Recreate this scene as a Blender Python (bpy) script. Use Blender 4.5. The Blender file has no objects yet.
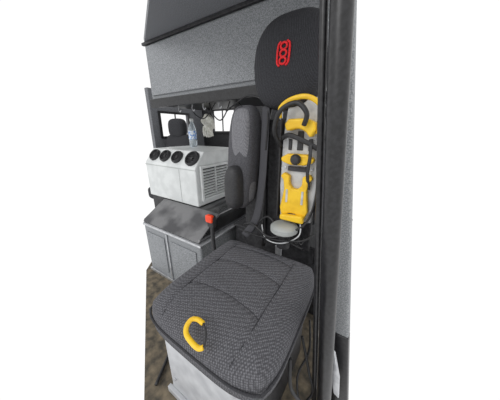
import bpy, bmesh, math, random
from mathutils import Vector, Matrix
random.seed(4)
S = bpy.context.scene
S.view_settings.view_transform = 'Standard'
COL = S.collection

# ---------------------------------------------------------------- materials
def mat(name, c1, c2=None, rough=.6, metal=0, scale=0, bump=0, lo=.4, hi=.6, detail=3, kind='noise', trans=0):
    m = bpy.data.materials.new(name); m.use_nodes = True
    nt = m.node_tree; b = nt.nodes['Principled BSDF']
    b.inputs['Base Color'].default_value = (*c1, 1)
    b.inputs['Roughness'].default_value = rough
    b.inputs['Metallic'].default_value = metal
    if trans: b.inputs['Transmission Weight'].default_value = trans
    if scale:
        tc = nt.nodes.new('ShaderNodeTexCoord')
        if kind == 'noise':
            t = nt.nodes.new('ShaderNodeTexNoise'); t.inputs['Scale'].default_value = scale
            t.inputs['Detail'].default_value = detail
            nt.links.new(tc.outputs['Object'], t.inputs['Vector']); out = t.outputs['Fac']
        elif kind == 'weave':
            mp = nt.nodes.new('ShaderNodeMapping'); mp.inputs['Rotation'].default_value = (0.3, 0.2, .75)
            nt.links.new(tc.outputs['Object'], mp.inputs['Vector'])
            t = nt.nodes.new('ShaderNodeTexVoronoi'); t.inputs['Scale'].default_value = scale
            t.inputs['Randomness'].default_value = .25
            nt.links.new(mp.outputs['Vector'], t.inputs['Vector']); out = t.outputs['Distance']
        elif kind == 'wave':
            t = nt.nodes.new('ShaderNodeTexWave'); t.inputs['Scale'].default_value = scale
            t.inputs['Distortion'].default_value = .5
            nt.links.new(tc.outputs['Object'], t.inputs['Vector']); out = t.outputs['Fac']
        r = nt.nodes.new('ShaderNodeValToRGB')
        r.color_ramp.elements[0].position = lo; r.color_ramp.elements[1].position = hi
        r.color_ramp.elements[0].color = (*c1, 1); r.color_ramp.elements[1].color = (*(c2 or c1), 1)
        nt.links.new(out, r.inputs['Fac']); nt.links.new(r.outputs['Color'], b.inputs['Base Color'])
        if bump:
            bp = nt.nodes.new('ShaderNodeBump'); bp.inputs['Strength'].default_value = bump
            bp.inputs['Distance'].default_value = .002
            nt.links.new(out, bp.inputs['Height']); nt.links.new(bp.outputs['Normal'], b.inputs['Normal'])
    return m

M_speck  = mat('speckled_grey_coating', (.15,.16,.17), (.30,.31,.325), .7, 0, 230, .3)
M_jamb   = mat('jamb_padding_vinyl', (.17,.18,.19), (.33,.34,.35), .7, 0, 260, .3)
M_ceil   = mat('ceiling_vinyl', (.11,.115,.125), (.18,.185,.20), .7, 0, 190, .3)
M_dark   = mat('dark_trim', (.012,.012,.014), (.03,.03,.033), .55, 0, 60, .1)
M_black  = mat('black_powder_coat', (.008,.008,.009), (.018,.018,.02), .35, 0, 90, .1)
M_matblk = mat('black_plastic', (.02,.02,.022), (.03,.03,.033), .6, 0, 120, .2)
M_fab    = mat('grey_seat_fabric', (.165,.165,.18), (.055,.055,.062), .95, 0, 175, .8, .15, .6, kind='weave')
M_fabl   = mat('bolster_face_fabric', (.26,.26,.28), (.12,.12,.13), .95, 0, 190, .7, .15, .6, kind='weave')
M_fabd   = mat('side_bolster_fabric', (.05,.05,.056), (.09,.09,.10), .95, 0, 260, .6)
M_hfab   = mat('black_headrest_fabric', (.044,.046,.053), (.016,.016,.019), .95, 0, 230, .7, .15, .6, kind='weave')
M_seam   = mat('seam_thread', (.02,.02,.024), (.04,.04,.045), .9, 0, 300, .2)
M_white  = mat('white_painted_metal', (.55,.57,.57), (.63,.65,.65), .4, 0, 12, 0)
M_louv   = mat('louver_metal', (.36,.38,.37), (.42,.44,.43), .4, 0, 12, 0)
M_steel  = mat('stainless_sheet', (.09,.09,.095), (.20,.20,.205), .2, .85, 7, .05)
M_alu    = mat('aluminium_trim', (.45,.46,.48), (.56,.57,.59), .35, .7, 40, .05)
M_tread  = mat('worn_light_metal', (.36,.37,.39), (.52,.53,.55), .4, .1, 18, .2, .3,.7, 6)
M_yel    = mat('yellow_plastic', (.78,.47,.012), (.88,.56,.02), .45, 0, 20, .05)
M_brk    = mat('bracket_grey', (.42,.43,.44), (.56,.57,.58), .45, .1, 25, .05)
M_red    = mat('red_embroidery', (.75,.015,.02), (.55,.01,.015), .8, 0, 300, .3)
M_org    = mat('orange_red_button', (.85,.06,.01), (.75,.05,.01), .4, 0, 50, 0)
M_floor  = mat('dirty_rubber_floor', (.06,.053,.042), (.23,.185,.125), .9, 0, 26, .6, .35,.75, 7)
M_cloth  = mat('work_glove_cloth', (.62,.61,.54), (.78,.77,.72), .95, 0, 60, .6)
M_bot    = mat('clear_bottle', (.75,.83,.88), (.8,.88,.92), .12, 0, 20, 0, trans=.6)
M_lab    = mat('bottle_label', (.08,.25,.65), (.8,.85,.9), .5, 0, 60, 0)
M_hose   = mat('rubber_hose', (.01,.01,.011), (.02,.02,.022), .5, 0, 80, .1)
M_web    = mat('belt_webbing', (.03,.03,.035), (.08,.08,.09), .8, 0, 120, .3, kind='wave')

# ---------------------------------------------------------------- helpers
def empty(name, loc=(0,0,0)):
    e = bpy.data.objects.new(name, None); e.empty_display_size = .05; COL.objects.link(e)
    e.location = loc
    return e
def finish(bm, name, m, parent=None, smooth=False, bevel=0, sub=0):
    bmesh.ops.recalc_face_normals(bm, faces=bm.faces)
    me = bpy.data.meshes.new(name); bm.to_mesh(me); bm.free()
    if smooth:
        for p in me.polygons: p.use_smooth = True
    o = bpy.data.objects.new(name, me); COL.objects.link(o)
    for mm in (m if isinstance(m, (list, tuple)) else [m]): me.materials.append(mm)
    if parent: o.parent = parent
    if bevel:
        md = o.modifiers.new('bevel', 'BEVEL'); md.width = bevel; md.segments = 3; md.limit_method = 'ANGLE'
    return o
BF = ((0,1,3,2),(4,6,7,5),(0,4,5,1),(2,3,7,6),(0,2,6,4),(1,5,7,3))
def addbox(bm, xr, yr, zr):
    vs = [bm.verts.new((x,y,z)) for z in zr for y in yr for x in xr]
    for f in BF: bm.faces.new([vs[i] for i in f])
def boxes(name, lst, m, parent=None, bevel=0):
    bm = bmesh.new()
    for b in lst: addbox(bm, *b)
    return finish(bm, name, m, parent, bevel=bevel)
def prism(name, pts, axis, t0, t1, m, parent=None, bevel=0):
    bm = bmesh.new()
    def P(a, b, t):
        return {'x':(t,a,b), 'y':(a,t,b), 'z':(a,b,t)}[axis]
    A = [bm.verts.new(P(a,b,t0)) for a,b in pts]; B = [bm.verts.new(P(a,b,t1)) for a,b in pts]
    bm.faces.new(A); bm.faces.new(B[::-1]); n = len(pts)
    for i in range(n): bm.faces.new([A[i], A[(i+1)%n], B[(i+1)%n], B[i]])
    return finish(bm, name, m, parent, bevel=bevel)
def catmull(pts, n=8, closed=False):
    P = [Vector(p) for p in pts]; out = []
    N = len(P)
    for i in range(N if closed else N-1):
        if closed: p0,p1,p2,p3 = P[i-1],P[i],P[(i+1)%N],P[(i+2)%N]
        else: p0,p1,p2,p3 = P[max(i-1,0)],P[i],P[i+1],P[min(i+2,N-1)]
        for k in range(n):
            t = k/n
            out.append(.5*((2*p1)+(-p0+p2)*t+(2*p0-5*p1+4*p2-p3)*t*t+(-p0+3*p1-3*p2+p3)*t**3))
    if not closed: out.append(P[-1])
    return out
def tube(name, pts, r, m, parent=None, n=8, closed=False, seg=10, flat=1.0, flatdir=None):
    Q = catmull(pts, n, closed) if n > 1 else [Vector(p) for p in pts]
    bm = bmesh.new(); rings = []; prev = None
    for i, q in enumerate(Q):
        if closed: t = (Q[(i+1)%len(Q)]-Q[i-1])
        else: t = Q[min(i+1,len(Q)-1)]-Q[max(i-1,0)]
        t.normalize()
        if flatdir is not None: u = Vector(flatdir); u = (u-t*u.dot(t)).normalized()
        else:
            u = t.orthogonal().normalized() if prev is None else (prev-t*prev.dot(t)).normalized()
        prev = u; w = t.cross(u)
        rings.append([bm.verts.new(q+u*math.cos(2*math.pi*k/seg)*r*flat+w*math.sin(2*math.pi*k/seg)*r) for k in range(seg)])
    L = len(rings)
    for i in range(L if closed else L-1):
        a, b = rings[i], rings[(i+1)%L]
        for k in range(seg): bm.faces.new([a[k],a[(k+1)%seg],b[(k+1)%seg],b[k]])
    if not closed: bm.faces.new(rings[0]); bm.faces.new(rings[-1][::-1])
    return finish(bm, name, m, parent, smooth=True)
def spow(v, e): return math.copysign(abs(v)**e, v)
def pad(name, c, h, m, parent=None, e1=.5, e2=.5, fn=None, nu=48, nv=28):
    bm = bmesh.new(); rings = []
    for j in range(1, nv):
        ph = -math.pi/2+math.pi*j/nv; row = []
        for i in range(nu):
            th = 2*math.pi*i/nu
            cr = spow(math.cos(ph), e1)
            x = cr*spow(math.cos(th), e2); z = cr*spow(math.sin(th), e2); y = spow(math.sin(ph), e1)
            p = (x*h[0], y*h[1], z*h[2])
            if fn: p = fn(*p)
            row.append(bm.verts.new(Vector(p)+Vector(c)))
        rings.append(row)
    for j in range(len(rings)-1):
        for i in range(nu):
            bm.faces.new([rings[j][i],rings[j][(i+1)%nu],rings[j+1][(i+1)%nu],rings[j+1][i]])
    bm.faces.new(rings[0]); bm.faces.new(rings[-1][::-1])
    return finish(bm, name, m, parent, smooth=True)
def lathe(name, prof, c, axis, m, parent=None, seg=28):
    bm = bmesh.new(); rings = []
    q = Vector((0,0,1)).rotation_difference(Vector(axis).normalized())
    for r, z in prof:
        rings.append([bm.verts.new(q @ Vector((r*math.cos(2*math.pi*k/seg), r*math.sin(2*math.pi*k/seg), z))+Vector(c)) for k in range(seg)])
    for a, b in zip(rings, rings[1:]):
        for k in range(seg): bm.faces.new([a[k],a[(k+1)%seg],b[(k+1)%seg],b[k]])
    bm.faces.new(rings[0]); bm.faces.new(rings[-1][::-1])
    o = finish(bm, name, m, parent, smooth=True)
    md = o.modifiers.new('es','EDGE_SPLIT'); md.split_angle = math.radians(40)
    return o

# ---------------------------------------------------------------- cab shell
prism('floor', [(-.25,-.31),(-1.02,.16),(-1.3,.52),(-1.74,.84),(-1.74,1.6),(.0,1.6),(.33,.45),(.40,.0),(.2,-.35)], 'z', -.03, 0, M_floor)
prism('ceiling', [(-.38,.02),(-.62,.22),(-1.14,.5),(.12,.5),(.16,-.1)], 'z', 1.60, 1.63, M_ceil)
boxes('wall_far_side', [((-1.80,-1.75),(.86,.95),(0,1.45)),((-1.80,-1.75),(1.36,1.65),(0,1.45)),
                        ((-1.80,-1.75),(.95,1.36),(0,.97)),((-1.80,-1.75),(.95,1.36),(1.22,1.45))], M_ceil)
boxes('wall_back', [((-1.75,-1.58),(1.6,1.65),(0,1.6)),((-1.20,-.02),(1.6,1.65),(0,1.6)),
                    ((-1.58,-1.20),(1.6,1.65),(0,1.02)),((-1.58,-1.20),(1.6,1.65),(1.28,1.6))], M_dark)
w1 = empty('window_1')
boxes('frame', [((-1.75,-1.735),(.94,.965),(.95,1.24)),((-1.75,-1.735),(1.345,1.37),(.95,1.24)),
                ((-1.75,-1.735),(.965,1.345),(.95,.975)),((-1.75,-1.735),(.965,1.345),(1.215,1.24)),((-1.75,-1.74),(1.15,1.165),(.97,1.22))], M_black, w1, .003)
w2 = empty('window_2')
boxes('frame', [((-1.60,-1.57),(1.585,1.6),(1.0,1.30)),((-1.21,-1.18),(1.585,1.6),(1.0,1.30)),
                ((-1.57,-1.21),(1.585,1.6),(1.0,1.03)),((-1.57,-1.21),(1.585,1.6),(1.27,1.30)),((-1.4,-1.385),(1.59,1.6),(1.03,1.27))], M_black, w2, .003)

# overhead cabinet
oc = empty('overhead_cabinet')
boxes('body', [((-1.14,.12),(.50,1.0),(1.245,1.60))], M_speck, oc, .008)
boxes('door_panel', [((-1.12,.10),(.488,.50),(1.275,1.575))], M_speck, oc, .004)
boxes('lower_black_trim', [((-1.145,.12),(.482,.52),(1.195,1.252)),((-1.145,.12),(.52,1.0),(1.215,1.246))], M_black, oc, .004)
boxes('upper_trim', [((-1.145,.12),(.480,.50),(1.583,1.599))], M_dark, oc, .002)

# dark box added behind the seat to block the view of the brown floor
rb = empty('dark_filler_box')
boxes('body', [((-.36,.27),(.46,.95),(0,.44))], M_dark, rb, .01)
boxes('lid', [((-.37,.28),(.45,.96),(.441,.455))], M_matblk, rb, .004)
boxes('latch', [((-.06,-.02),(.445,.458),(.34,.40))], M_alu, rb, .003)

# ---------------------------------------------------------------- engine cover
ec = empty('engine_cover')
prism('body', [(-.42,.2),(-1.0,.2),(-1.26,.5),(-1.26,1.25),(-.42,1.25)], 'z', 0, .385, M_speck, ec, .012)
prism('top_plate', [(-.41,.19),(-1.0,.19),(-1.27,.49),(-1.27,1.26),(-.41,1.26)], 'z', .386, .40, M_alu, ec, .004)
prism('sloped_skirt', [(.205,.401),(.215,.42),(.40,.525),(.84,.528),(.84,.401)], 'x', -1.02, -.44, M_steel, ec, .006)
boxes('front_trim', [((-1.0,-.43),(.186,.199),(.0,.022)),((-.74,-.73),(.19,.199),(.022,.38))], M_alu, ec, .002)
boxes('access_panel', [((-.70,-.46),(.193,.199),(.06,.34)),((-.97,-.77),(.193,.199),(.06,.34))], M_speck, ec, .003)
boxes('pedestal', [((-1.19,-1.03),(.41,.84),(.401,.529))], M_dark, ec, .004)

# ---------------------------------------------------------------- AC unit
ac = empty('air_conditioning_unit')
prism('housing', [(.40,.53),(.40,.80),(.485,.90),(.90,.90),(.90,.53)], 'x', -1.20, -.63, M_white, ac, .008)
boxes('seam_strip', [((-1.2,-.629),(.398,.401),(.782,.787)),((-.80,-.797),(.3985,.40),(.54,.78))], M_louv, ac)
nrm = Vector((0,-.762,.648))
for i, x in enumerate((-.695,-.85,-.985,-1.115)):
    R = .056 if i == 0 else .048
    c = Vector((x,.443,.852))
    lathe('round_vent_%d'%(i+1), [(R,-.005),(R,.014),(R*.88,.022),(R*.80,.020),(R*.76,.004),(R*.2,.004),(R*.2,.014),(R*.05,.016)], c, nrm, M_matblk, ac)
    bm = bmesh.new()
    up = Vector((0,.648,.762))
    for k in (-.5,-.25,0,.25,.5):
        hw = math.sqrt(max(0,.76**2-k*k))*R
        p = c+nrm*.012+up*k*R
        vs = [bm.verts.new(p+Vector((sx*hw,0,0))+nrm*sn*.005+up*su*.001) for sx in (-1,1) for sn in (-1,1) for su in (-1,1)]
        for f in BF: bm.faces.new([vs[q] for q in f])
    finish(bm, 'vent_fins_%d'%(i+1), M_matblk, ac)
ga, gb = .45, .85
boxes('grille_frame', [((-.63,-.612),(ga-.018,ga),(.565,.81)),((-.63,-.612),(gb,gb+.018),(.565,.81)),
                       ((-.63,-.612),(ga,gb),(.565,.583)),((-.63,-.612),(ga,gb),(.792,.81))], M_white, ac, .002)
bm = bmesh.new(); n = 10
for k in range(n):
    z = .589+k*(.79-.589)/n
    vs = [bm.verts.new(p) for p in ((-.629,ga,z+.006),(-.616,ga,z),(-.629,gb,z+.006),(-.616,gb,z),
                                    (-.629,ga,z+.010),(-.616,ga,z+.004),(-.629,gb,z+.010),(-.616,gb,z+.004))]
    for f in BF: bm.faces.new([vs[q] for q in f])
finish(bm, 'grille_slats', M_white, ac)
boxes('grille_shade_sheet', [((-.6298,-.6292),(ga,gb),(.583,.792))], M_matblk, ac)  # thin black sheet standing in for the shade between the slats
boxes('grille_divider', [((-.63,-.615),(.575,.580),(.583,.792)),((-.63,-.615),(.71,.715),(.583,.792))], M_white, ac)

# water bottle
wb = empty('water_bottle')
lathe('body', [(.030,0),(.033,.006),(.033,.05),(.031,.055),(.033,.06),(.033,.135),(.030,.155),(.016,.19),(.013,.2),(.013,.21)], (-1.03,.76,.902), (0,0,1), M_bot, wb)
lathe('label', [(.0335,.062),(.0338,.064),(.0338,.13),(.0335,.132)], (-1.03,.76,.902), (0,0,1), M_lab, wb)
lathe('cap', [(.0155,.205),(.0155,.225),(.012,.228)], (-1.03,.76,.902), (0,0,1), M_white, wb)

# hanging glove
gl = empty('work_gloves')
def rum(x,y,z): return (x*(1+.25*math.sin(z*60)), y+.008*math.sin(z*70+x*40), z)
pad('palm', (-.98,.90,1.10), (.060,.022,.075), M_cloth, gl, .8, .8, rum)
for k in range(4):
    x = -1.020+k*.028
    tube('finger_%d'%(k+1), [(x,.90,1.07),(x-.004,.895,1.03),(x+.004,.897,.975+.008*abs(k-1.5))], .015, M_cloth, gl)
tube('thumb', [(-.940,.9,1.12),(-.912,.895,1.09),(-.908,.895,1.05)], .014, M_cloth, gl)
tube('hanging_loop', [(-.98,.9,1.15),(-.985,.9,1.19),(-.98,.9,1.216)], .004, M_hose, gl)

# cords under cabinet
cc = empty('hanging_cord')
def coil(a, b, r, turns, sag=0):
    a = Vector(a); b = Vector(b); out = []
    N = turns*10
    d = (b-a).normalized(); u = d.orthogonal().normalized(); w = d.cross(u)
    for i in range(N+1):
        t = i/N; p = a.lerp(b,t); p.z -= sag*math.sin(math.pi*t)
        out.append(p+u*r*math.cos(2*math.pi*turns*t)+w*r*math.sin(2*math.pi*turns*t))
    return out
tube('loop_1', [(-.95,.70,1.216),(-.90,.69,1.15),(-.80,.68,1.12),(-.72,.67,1.17),(-.66,.66,1.216)], .004, M_hose, cc)
tube('loop_2', [(-.70,.64,1.216),(-.66,.63,1.14),(-.60,.63,1.10),(-.54,.62,1.14),(-.50,.62,1.216)], .004, M_hose, cc)
tube('lead', [(-.45,.62,1.216),(-.38,.62,1.12),(-.40,.64,1.0),(-.36,.62,.92)], .004, M_hose, cc)
for k, (x, y) in enumerate(((-1.0,.62),(-.85,.62),(-.72,.60),(-.56,.58))):
    tube('hook_%d'%(k+1), [(x,y,1.216),(x,y,1.185),(x+.012,y,1.17),(x+.022,y,1.182)], .004, M_alu, cc)

# far crew seat
fs = empty('crew_seat')
pad('headrest', (-1.50,.98,1.06), (.12,.05,.095), M_hfab, fs, .6, .6)
pad('backrest', (-1.50,1.0,.70), (.22,.07,.30), M_hfab, fs, .5, .45)
tube('post_1', [(-1.54,.99,.92),(-1.54,.99,1.0)], .007, M_alu, fs)
tube('post_2', [(-1.46,.99,.92),(-1.46,.99,1.0)], .007, M_alu, fs)
pad('cushion', (-1.50,.83,.40), (.22,.2,.07), M_hfab, fs, .4, .4)
boxes('base', [((-1.66,-1.34),(.72,1.0),(0,.36))], M_dark, fs, .01)

# ---------------------------------------------------------------- main seat
seat = empty('jump_seat')
N = 96; hx, hy, H = .25, .255, .075
CY = .008
bm = bmesh.new(); g = []
def topz(u, v, r):
    z = .430+.014*v+H*(max(0,1-r**5))**.45
    z += .012*(abs(u)**2)*(1-r**6)
    z -= .020*max(0,-v-.35)**1.5*(1-r**6)
    gd = abs(abs(u)-.60) if abs(v) < .9 else 9
    z -= .006*math.exp(-(gd/.035)**2)*(1-r**8)
    for vv in (-.42,.18,.62):
        gd = abs(v-vv-.10*(1-(u/.6)**2)) if abs(u) < .6 else 9
        z -= .005*math.exp(-(gd/.035)**2)
    z += .0022*math.sin(u*9+v*4)*math.cos(v*7-u*3)*(1-r**4)
    return z
def outl(u, v):
    tap = 1-.03*(v*.5+.5)
    return hx*tap*u*(1-.10*v**6), CY+hy*v*(1-.12*u**6)-.004*(1-u*u)*(v < 0)*v*v
for j in range(N+1):
    row = []
    for i in range(N+1):
        s = math.sin(math.pi/2*(2*i/N-1)); t = math.sin(math.pi/2*(2*j/N-1))
        r = min(1, max(abs(s),abs(t)))
        x, y = outl(s, t)
        row.append(bm.verts.new((x, y, topz(s,t,r))))
    g.append(row)
for j in range(N):
    for i in range(N): bm.faces.new([g[j][i],g[j][i+1],g[j+1][i+1],g[j+1][i]])
border = [g[0][i] for i in range(N)]+[g[j][N] for j in range(N)]+[g[N][i] for i in range(N,0,-1)]+[g[j][0] for j in range(N,0,-1)]
prev = border
for dz, sc in ((-.03,1.0),(-.045,.97)):
    ring = [bm.verts.new((v.co.x*sc, v.co.y*sc, v.co.z+dz if sc == 1.0 else .388)) for v in border]
    for k in range(len(ring)): bm.faces.new([prev[k],prev[(k+1)%len(ring)],ring[(k+1)%len(ring)],ring[k]])
    prev = ring
bm.faces.new(prev)
finish(bm, 'cushion', M_fab, seat, smooth=True)
def onC(u, v, dz=.0005):
    r = min(1, max(abs(u),abs(v))); x, y = outl(u, v); return (x, y, topz(u,v,r)+dz)
def seamline(name, uv, r=.0014):
    pts = []
    for (u0,v0),(u1,v1) in zip(uv, uv[1:]):
        for k in range(10): pts.append(onC(u0+(u1-u0)*k/10, v0+(v1-v0)*k/10))
    tube(name, pts, r, M_seam, seat, n=1, seg=6)
seamline('seam_left', [(-.6,-.93),(-.6,.93)]); seamline('seam_right', [(.6,-.93),(.6,.93)])
for q, vv in enumerate((-.42,.18,.62)):
    seamline('seam_cross_%d'%(q+1), [(u/10*.6, vv+.10*(1-(u/10)**2)) for u in range(-10,11)])
K = [k/12*.97 for k in range(-12,13)]
pl = [(s,-.97) for s in K]+[(.97,t) for t in K]+[(-s,.97) for s in K]+[(-.97,-t) for t in K]
tube('piping', [(outl(s,t)[0]*1.035,CY+(outl(s,t)[1]-CY)*1.035,.437+.014*t) for s,t in pl], .004, M_seam, seat, n=1, closed=True, seg=8)
boxes('cushion_pan', [((-.225,.225),(-.222,.24),(.362,.392))], M_dark, seat, .008)
boxes('base_box', [((-.19,.20),(-.215,.22),(.0,.361))], M_tread, seat, .006)
boxes('base_side_panel', [((.2005,.205),(-.18,.21),(.01,.35))], M_dark, seat, .002)
boxes('base_flange', [((-.205,.215),(-.23,-.215),(0,.03)),((-.205,-.19),(-.215,.22),(0,.012))], M_tread, seat, .002)
for k in range(4):
    lathe('base_bolt_%d'%(k+1), [(.007,0),(.007,.004),(.004,.006)], (-.16+.30*(k%2), -.215, .10+.22*(k//2)), (0,-1,0), M_alu, seat, 12)
# yellow release handle : closed D loop lying over the front lip
tube('release_handle', [(.026,-.205,.507),(.004,-.205,.508),(-.012,-.214,.507),(-.013,-.232,.500),(.000,-.246,.493),(.026,-.252,.489),(.054,-.253,.487),(.066,-.246,.490)], .0075, M_yel, seat, flat=.75, flatdir=(0,0,1))
tube('release_handle_bar', [(.026,-.205,.507),(.046,-.216,.504),(.060,-.232,.497),(.066,-.246,.490)], .0028, M_matblk, seat)
# back shell & frame
boxes('back_shell', [((-.23,.15),(.385,.41),(.46,1.08))], M_dark, seat, .01)
tube('frame_left', [(-.10,.375,.42),(-.10,.375,.8),(-.095,.38,1.08),(-.06,.40,1.22)], .011, M_black, seat)
tube('frame_right', [(.19,.375,.42),(.19,.375,.8),(.16,.38,1.08),(.08,.40,1.22)], .011, M_black, seat)
def bolf(sgn):
    def f(x,y,z):
        t = z/.28
        return (x*(1-.10*t*t)-.012*sgn*t, y-.02*math.cos(max(-1,min(1,(x*sgn+.02)/.09))*1.2)+.02*t, z)
    return f
pad('wing_left', (-.193,.335,.900), (.073,.06,.240), M_fabd, seat, .55, .45, bolf(-1))
pad('wing_left_face', (-.178,.310,.905), (.053,.052,.222), M_fabl, seat, .6, .5)
pad('wing_right', (.205,.335,.82), (.028,.05,.20), M_fabd, seat, .55, .45)
pad('lumbar_wing', (-.190,.255,.775), (.042,.060,.105), M_matblk, seat, .6, .65)
tube('wing_piping', [(-.255,.30,.68),(-.262,.295,.9),(-.243,.30,1.06),(-.192,.300,1.132),(-.145,.305,1.09)], .004, M_seam, seat)
# headrest
HZ = .165
def hf(x,y,z):
    t = z/HZ
    return (x*(1+.06*t-.18*max(0,t)**2-.10*max(0,-t)), y+.025*t+.3*x*x, z)
HC = (.002,.375,1.285)
pad('headrest', HC, (.158,.068,.168), M_hfab, seat, .6, .64, hf)
pad('headrest_side_band', (HC[0],.405,HC[2]), (.163,.05,.172), M_matblk, seat, .55, .64, hf)
tube('headrest_post_1', [(-.04,.40,1.05),(-.04,.40,1.2)], .008, M_alu, seat)
tube('headrest_post_2', [(.06,.40,1.05),(.06,.40,1.2)], .008, M_alu, seat)
EY = .304
def ring(name, cx, cz, rx, rz, r=.0040):
    tube(name, [(cx+rx*math.cos(2*math.pi*k/12), EY+.025*((cz-HC[2])/HZ), cz+rz*math.sin(2*math.pi*k/12)) for k in range(12)], r, M_red, seat, n=3, closed=True, seg=6)
for k, zz in enumerate((1.325,1.301,1.277)):
    ring('emblem_ring_%d'%(k+1), .0, zz, .0125, .0108)
for sg in (-1,1):
    tube('emblem_wing_%s'%('l' if sg < 0 else 'r'), [(sg*.012,EY+.008,1.340),(sg*.022,EY+.007,1.330),(sg*.024,EY+.003,1.301),(sg*.022,EY+.000,1.272),(sg*.012,EY-.002,1.260)], .0040, M_red, seat, seg=6)
tube('belt_webbing', [(-.085,.34,1.13),(-.080,.325,1.0),(-.082,.31,.8),(-.10,.29,.62),(-.15,.26,.52)], .020, M_web, seat, flat=.1, flatdir=(0,1,0))
tube('wiring_1', [(-.18,.30,.56),(-.10,.26,.60),(.0,.24,.57),(.08,.26,.60),(.15,.30,.66),(.18,.32,.8)], .005, M_hose, seat)
tube('wiring_2', [(-.2,.28,.54),(-.08,.25,.55),(.04,.25,.56),(.15,.25,.59),(.19,.28,.62)], .004, M_hose, seat)
tube('wiring_3', [(-.30,.33,1.12),(-.22,.40,1.19),(-.1,.36,1.15),(-.07,.33,1.08),(-.07,.32,.95)], .004, M_hose, seat)
tube('wiring_4', [(-.06,.28,.6),(-.02,.25,.55),(.06,.25,.55),(.13,.27,.6),(.12,.30,.66)], .003, M_brk, seat)
tube('wiring_5', [(-.12,.28,.54),(-.04,.3,.64),(.06,.27,.57),(.15,.27,.54)], .005, M_hose, seat)
tube('wiring_coil', coil((-.05,.265,.545),(.15,.275,.575),.013,9,.0), .003, M_hose, seat, n=1, seg=6)
# buckle
bk = empty('seat_belt_buckle')
tube('stalk', [(-.270,.16,.44),(-.285,.17,.50),(-.29,.175,.57)], .010, M_matblk, bk)
pad('housing', (-.292,.175,.60), (.022,.014,.034), M_matblk, bk, .4, .4)
pad('button', (-.294,.165,.617), (.022,.012,.020), M_org, bk, .4, .4)

# ---------------------------------------------------------------- air cylinder bracket
br = empty('air_cylinder_bracket')
bx, by = .084, .325
prism('back_plate', [(bx-.073,.64),(bx-.083,.80),(bx-.078,1.0),(bx-.06,1.15),(bx+.06,1.15),(bx+.078,1.0),(bx+.083,.80),(bx+.073,.64)], 'y', by+.005, by+.025, M_brk, br, .006)
boxes('side_rails', [((bx-.09,bx-.083),(by-.005,by+.03),(.64,1.08)),((bx+.083,bx+.09),(by-.005,by+.03),(.64,1.08))], M_matblk, br, .003)
boxes('center_slot', [((bx-.012,bx+.012),(by+.0,by+.006),(.955,1.03)),((bx-.05,bx-.035),(by,by+.006),(.955,1.0)),((bx+.035,bx+.05),(by,by+.006),(.955,1.0))], M_dark, br, .002)
prism('lower_cradle', [(bx-.055,.655),(bx-.066,.70),(bx-.050,.79),(bx-.056,.83),(bx-.070,.845),(bx-.056,.862),(bx-.028,.85),(bx-.028,.815),(bx-.012,.795),(bx+.012,.795),(bx+.028,.815),(bx+.028,.85),(bx+.056,.862),(bx+.070,.845),(bx+.056,.83),(bx+.050,.79),(bx+.062,.70),(bx+.045,.655),(bx+.01,.68),(bx-.02,.68)],
      'y', by-.022, by+.005, M_yel, br, .006)
prism('lower_cradle_rib', [(bx-.055,.65),(bx-.055,.675),(bx+.050,.685),(bx+.055,.65)], 'y', by-.045, by-.02, M_yel, br, .008)
boxes('cradle_slots', [((bx-.040,bx-.030),(by-.024,by-.02),(.73,.79)),((bx+.030,bx+.040),(by-.024,by-.02),(.73,.79))], M_brk, br, .002)
boxes('label', [((bx-.045,bx+.045),(by-.004,by+.004),(.868,.888))], M_web, br, .002)
prism('mid_clamp', [(bx-.065,.909),(bx-.070,.925),(bx-.04,.942),(bx+.04,.942),(bx+.070,.925),(bx+.065,.909),(bx+.03,.898),(bx-.03,.898)], 'y', by-.03, by+.004, M_yel, br, .007)
lathe('knob', [(.020,0),(.022,.010),(.016,.022),(.006,.024)], (bx,by-.03,.922), (0,-1,0), M_matblk, br)
prism('upper_claw', [(bx-.045,1.03),(bx-.055,1.055),(bx-.04,1.075),(bx+.03,1.075),(bx+.062,1.062),(bx+.07,1.035),(bx+.05,1.005),(bx+.03,1.03),(bx,1.04)], 'y', by-.045, by+.004, M_yel, br, .008)
tube('upper_strap', [(bx-.080,by-.03,1.08),(bx-.072,by-.045,1.115),(bx-.03,by-.05,1.140),(bx+.03,by-.05,1.145),(bx+.078,by-.045,1.115),(bx+.082,by-.03,1.06),(bx+.075,by-.03,1.02)], .009, M_yel, br, flat=.45, flatdir=(0,1,0))
tube('black_strap_1', [(bx-.075,by-.01,1.0),(bx-.04,by-.02,1.015),(bx+.03,by-.02,.99),(bx+.075,by-.01,.965)], .010, M_matblk, br, flat=.3, flatdir=(0,1,0))
tube('black_strap_2', [(bx+.045,by-.01,1.00),(bx+.055,by-.03,.94),(bx+.050,by-.028,.87),(bx+.056,by-.012,.80)], .007, M_matblk, br, flat=.3, flatdir=(0,1,0))
tube('mask_hose', [(bx-.075,by-.02,.97),(bx-.088,by-.06,1.03),(bx-.06,by-.075,1.10),(bx+.0,by-.07,1.125),(bx+.04,by-.07,1.09),(bx+.03,by-.06,1.05)], .009, M_hose, br)
for k in range(6):
    lathe('bolt_%d'%(k+1), [(.005,0),(.005,.004),(.002,.005)], (bx+(-.058 if k%2 else .058),by+.004,(.64+.012,.88,1.0)[k//2]), (0,-1,0), M_alu, br, 10)
lathe('foot_cup', [(.05,0),(.062,.01),(.062,.03),(.05,.04),(.03,.042)], (bx-.03,by-.04,.590), (0,0,1), M_louv, br)
lathe('foot_post', [(.03,0),(.03,.075)], (bx-.03,by-.04,.515), (0,0,1), M_matblk, br)

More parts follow.
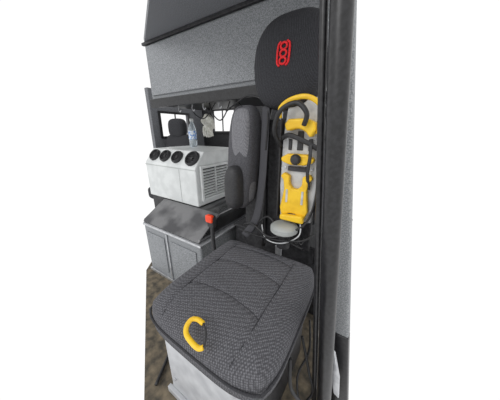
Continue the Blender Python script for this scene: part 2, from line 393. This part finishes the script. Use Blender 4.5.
# cables by the door
cb = empty('cable_bundle')
tube('cable_1', [(.24,-.05,.34),(.26,-.08,.26),(.30,-.05,.16),(.28,.0,.03),(.23,-.08,.012)], .006, M_hose, cb)
tube('cable_2', [(.245,.05,.33),(.29,.02,.22),(.31,.03,.1),(.26,-.02,.01)], .005, M_hose, cb)
tube('cable_3', [(.25,.12,.34),(.27,.08,.24),(.25,.03,.14),(.29,-.04,.06),(.30,-.12,.012)], .004, M_hose, cb)
tube('floor_cable', [(-.62,.10,.012),(-.45,.03,.012),(-.38,-.08,.012),(-.33,-.13,.012),(-.26,-.25,.012)], .007, M_hose)

# ---------------------------------------------------------------- door pillar
dp = empty('door_pillar')
def xz(z): return .364-.0872*z
tube('post', [(xz(z),.02,z) for z in (-.02,.4,.8,1.2,1.598)], .023, M_black, dp, n=2, seg=20)
tube('thin_rod', [(xz(z)-.038,.035,z) for z in (-.0,.4,.8,1.2,1.598)], .009, M_black, dp, n=2, seg=12)
def slab(bm, zs, fx, w, y0, y1):
    vs = [bm.verts.new((fx(z)+sx*w, y, z)) for z in zs for y in (y0,y1) for sx in (-1,1)]
    for f in BF: bm.faces.new([vs[q] for q in f])
px = lambda z: .405-.133*z
bm = bmesh.new(); slab(bm, (.36,1.598), px, .030, .10, .14)
finish(bm, 'jamb_padding', M_jamb, dp, bevel=.008)
bm = bmesh.new(); slab(bm, (0,.36), px, .030, .10, .14)
finish(bm, 'jamb_lower', M_black, dp, bevel=.006)
prism('sill_bracket', [(.348,.34),(.358,.33),(.385,.23),(.395,.14),(.375,.15),(.352,.25)], 'y', .045, .06, M_alu, dp, .003)

# ---------------------------------------------------------------- light, world
w = bpy.data.worlds.new('overcast'); S.world = w; w.use_nodes = True
bg = w.node_tree.nodes['Background']; bg.inputs[0].default_value = (1,1,1,1); bg.inputs[1].default_value = 1.04
sun = bpy.data.lights.new('sun','SUN'); sun.energy = 1.0; sun.angle = math.radians(30)
so = bpy.data.objects.new('sun', sun); COL.objects.link(so)
so.rotation_euler = Vector((.25,.75,-.55)).to_track_quat('-Z','Y').to_euler()

cam = bpy.data.cameras.new('camera'); cam.lens = 14.4; cam.sensor_width = 36; cam.clip_start = .01
co = bpy.data.objects.new('camera', cam); COL.objects.link(co)
co.location = (.372,-.491,1.03); co.rotation_euler = (math.radians(71),0,math.radians(33))
S.camera = co
